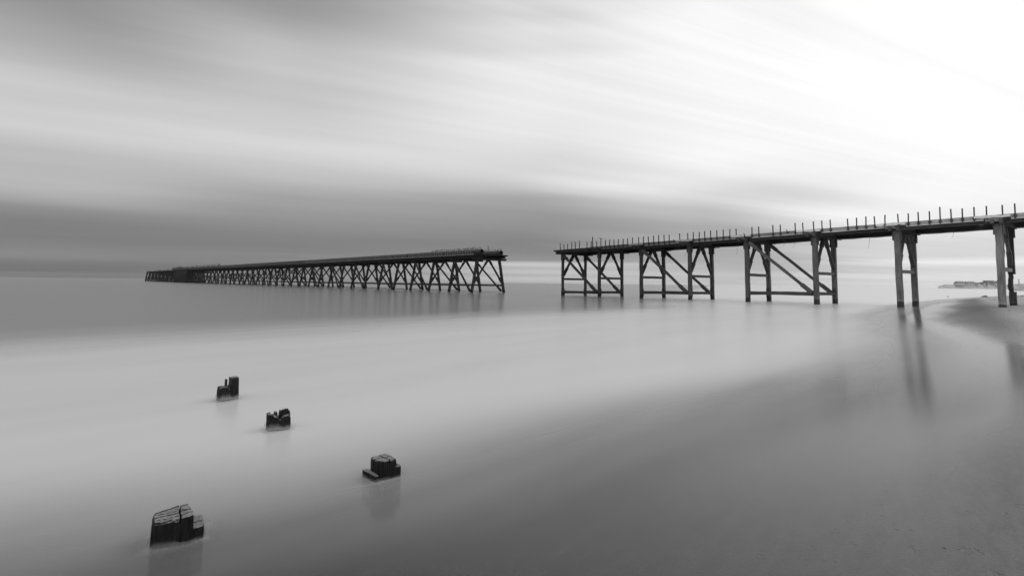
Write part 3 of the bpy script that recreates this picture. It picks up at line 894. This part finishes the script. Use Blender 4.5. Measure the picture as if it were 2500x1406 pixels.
def house(px0, px1, ytop, ybase, dy, label, group, name='house', wallm=None, roofm=None, flat=False, chim=1):
    a_ = atY(px0, ybase, HY+dy); b2 = atY(px1, ybase, HY+dy); zb = a_.z-1.0; zt = atY(px0, ytop, HY+dy).z
    W = b2.x-a_.x; H_ = zt-zb; D = 9.0
    o = empty(name, ((a_.x+b2.x)/2, HY+dy+D/2, zb)); tag(o, label, 'building', group)
    eav = zb+H_*(.62 if not flat else .93)
    q = MB(); q.prism([(a_.x, zb), (b2.x, zb), (b2.x, eav), (a_.x, eav)], HY+dy, HY+dy+D); q.build('wall', wallm or M_wall, o)
    q = MB()
    if flat: q.prism([(a_.x-.4, eav+.02), (b2.x+.4, eav+.02), (b2.x+.4, zt), (a_.x-.4, zt)], HY+dy-.4, HY+dy+D+.4)
    else:
        y0, y1, ym = HY+dy-.4, HY+dy+D+.4, HY+dy+D/2
        vs = [(a_.x-.3, y0, eav+.01), (b2.x+.3, y0, eav+.01), (b2.x+.3, y1, eav+.01), (a_.x-.3, y1, eav+.01), (a_.x-.3, ym, zt), (b2.x+.3, ym, zt)]
        q.v = [Vector(x) for x in vs]
        q.f = [(0, 1, 5, 4), (2, 3, 4, 5), (1, 2, 5), (3, 0, 4), (3, 2, 1, 0)]; q.uv = [[(0, 0)]*len(f) for f in q.f]
    rf = q.build('roof', roofm or M_roof, o)
    for c_ in range(chim):
        cx = a_.x+W*(c_+.5)/chim
        q = MB(); q.bar((cx, HY+dy+D/2, zt-.8), (cx, HY+dy+D/2, zt+1.3), 1.1, 1.1, up=(0, 1, 0)); q.build('chimney', M_roof, rf)
    nw = max(2, int(W/3.2))
    for f_ in range(2 if H_ > 6 else 1):
        q = MB()
        for i in range(nw):
            cx = a_.x+W*(i+.5)/nw; cz = zb+1.8+f_*2.6
            q.bar((cx, HY+dy-.06, cz-.7), (cx, HY+dy-.06, cz+.7), 1.0, .12, up=(0, 1, 0))
        q.build('window_row', M_glass, o)
    return o
house(2336.6, 2357, 687.6, 695.6, 0, 'long slate-roofed terrace at the seaward end of the distant town', 'houses of the distant town', name='terrace', chim=5)
house(2359.5, 2383, 687.9, 695.8, 4, 'second long terrace of the distant town, just right of the end terrace', 'houses of the distant town', name='terrace', chim=4)
rnd = random.Random(5)
xx = 2384.5; k = 0
words = ['first', 'second', 'third', 'fourth', 'fifth', 'sixth', 'seventh', 'eighth', 'ninth', 'tenth', 'eleventh', 'twelfth', 'thirteenth']
while xx < 2444 and k < 13:
    wd = rnd.uniform(3.0, 5.2); pale = k % 3 == 1
    house(xx, xx+wd, rnd.uniform(688.6, 691.0), 696.0, rnd.uniform(-2, 10), ('pale ' if pale else 'grey ')+'small house of the distant town, '+words[k]+' to the right of the two terraces', 'houses of the distant town', wallm=M_walll if pale else None)
    xx += wd+rnd.uniform(.1, .8); k += 1
house(2408.5, 2424, 684.9, 690, 40, 'dark flat-roofed block rising behind the small houses of the distant town', 'houses of the distant town', name='tower_block', wallm=M_roof, flat=True, chim=0)
house(2426, 2434, 686.0, 690.5, 36, 'gabled pale hall just right of the dark flat-roofed block in the distant town', 'houses of the distant town', name='hall', wallm=M_walll)
house(2435.5, 2443, 685.6, 690.5, 44, 'dark pointed-roof house at the landward end of the distant town, beside the last pile', 'houses of the distant town')
# dunes
DY = 330.0
q = MB(); NX = 60; NY = 24
x0 = atY(2452, 700, DY).x; x1 = x0+230
for j in range(NY+1):
    for i in range(NX+1):
        fx = i/NX; fy = j/NY; yy = DY+fy*110+(1-fx)*30; xx = (x0+(x1-x0)*fx)*yy/DY
        ridge = math.sin(min(1, fy*1.6)*math.pi/2)
        hh = (1.0+4.6*smf(fx, .02, .09)+1.2*math.sin(fx*22+1)*smf(fx, .03, .12)+3*fx)*ridge*smf(fx, 0, .03)
        hh += .45*math.sin(xx*.9+yy*.5)*math.sin(yy*.33+xx*.12)*ridge*smf(fx, 0, .05)
        q.v.append(Vector((xx, yy, -.3+hh)))
for j in range(NY):
    for i in range(NX):
        a = j*(NX+1)+i; q.f.append((a, a+1, a+NX+2, a+NX+1)); q.uv.append([(0, 0)]*4)
M_dune2, t, b, o = mat('dune_marram')
pos = t.node('ShaderNodeNewGeometry').outputs['Position']
nn = t.noise(pos, .28, 5, .65)
grey(t, b, t.mix(t.smooth(nn, .42, .60), .40, .07)); b.inputs['Roughness'].default_value = .9
dn = q.build('dunes', M_dune2, None, smooth=True); tag(dn, kind='structure')
p = atY(2487.5, 684.5, DY+40)
q = MB(); q.bar(p-up_(3), p+up_(.9), .25, .25, up=(0, 1, 0)); q.bar(p+up_(.3)-Vector((.5, 0, 0)), p+up_(.3)+Vector((.5, 0, 0)), .15, .15)
o_ = q.build('marker_post', M_iron, None); tag(o_, 'tiny marker post on the skyline of the dunes at the right edge', 'post')

# ------------------------------------------------------------------ sea air
SZ = 5400.0
q = MB(); q.v = [Vector((x, y, z)) for z in (-3.5, 45.0) for x, y in ((-SZ, -SZ), (SZ, -SZ), (SZ, SZ), (-SZ, SZ))]
q.f = [(3, 2, 1, 0), (4, 5, 6, 7), (0, 1, 5, 4), (1, 2, 6, 5), (2, 3, 7, 6), (3, 0, 4, 7)]; q.uv = [[(0, 0)]*4]*6
m = bpy.data.materials.new('sea_haze'); m.use_nodes = True; t = NT(m.node_tree); t.n.clear()
o = t.node('ShaderNodeOutputMaterial'); pv = t.node('ShaderNodeVolumePrincipled')
pv.inputs['Color'].default_value = (.95, .95, .95, 1); pv.inputs['Density'].default_value = .00004
t.l.new(pv.outputs[0], o.inputs['Volume'])
hz = q.build('haze', m, None); tag(hz, kind='stuff')
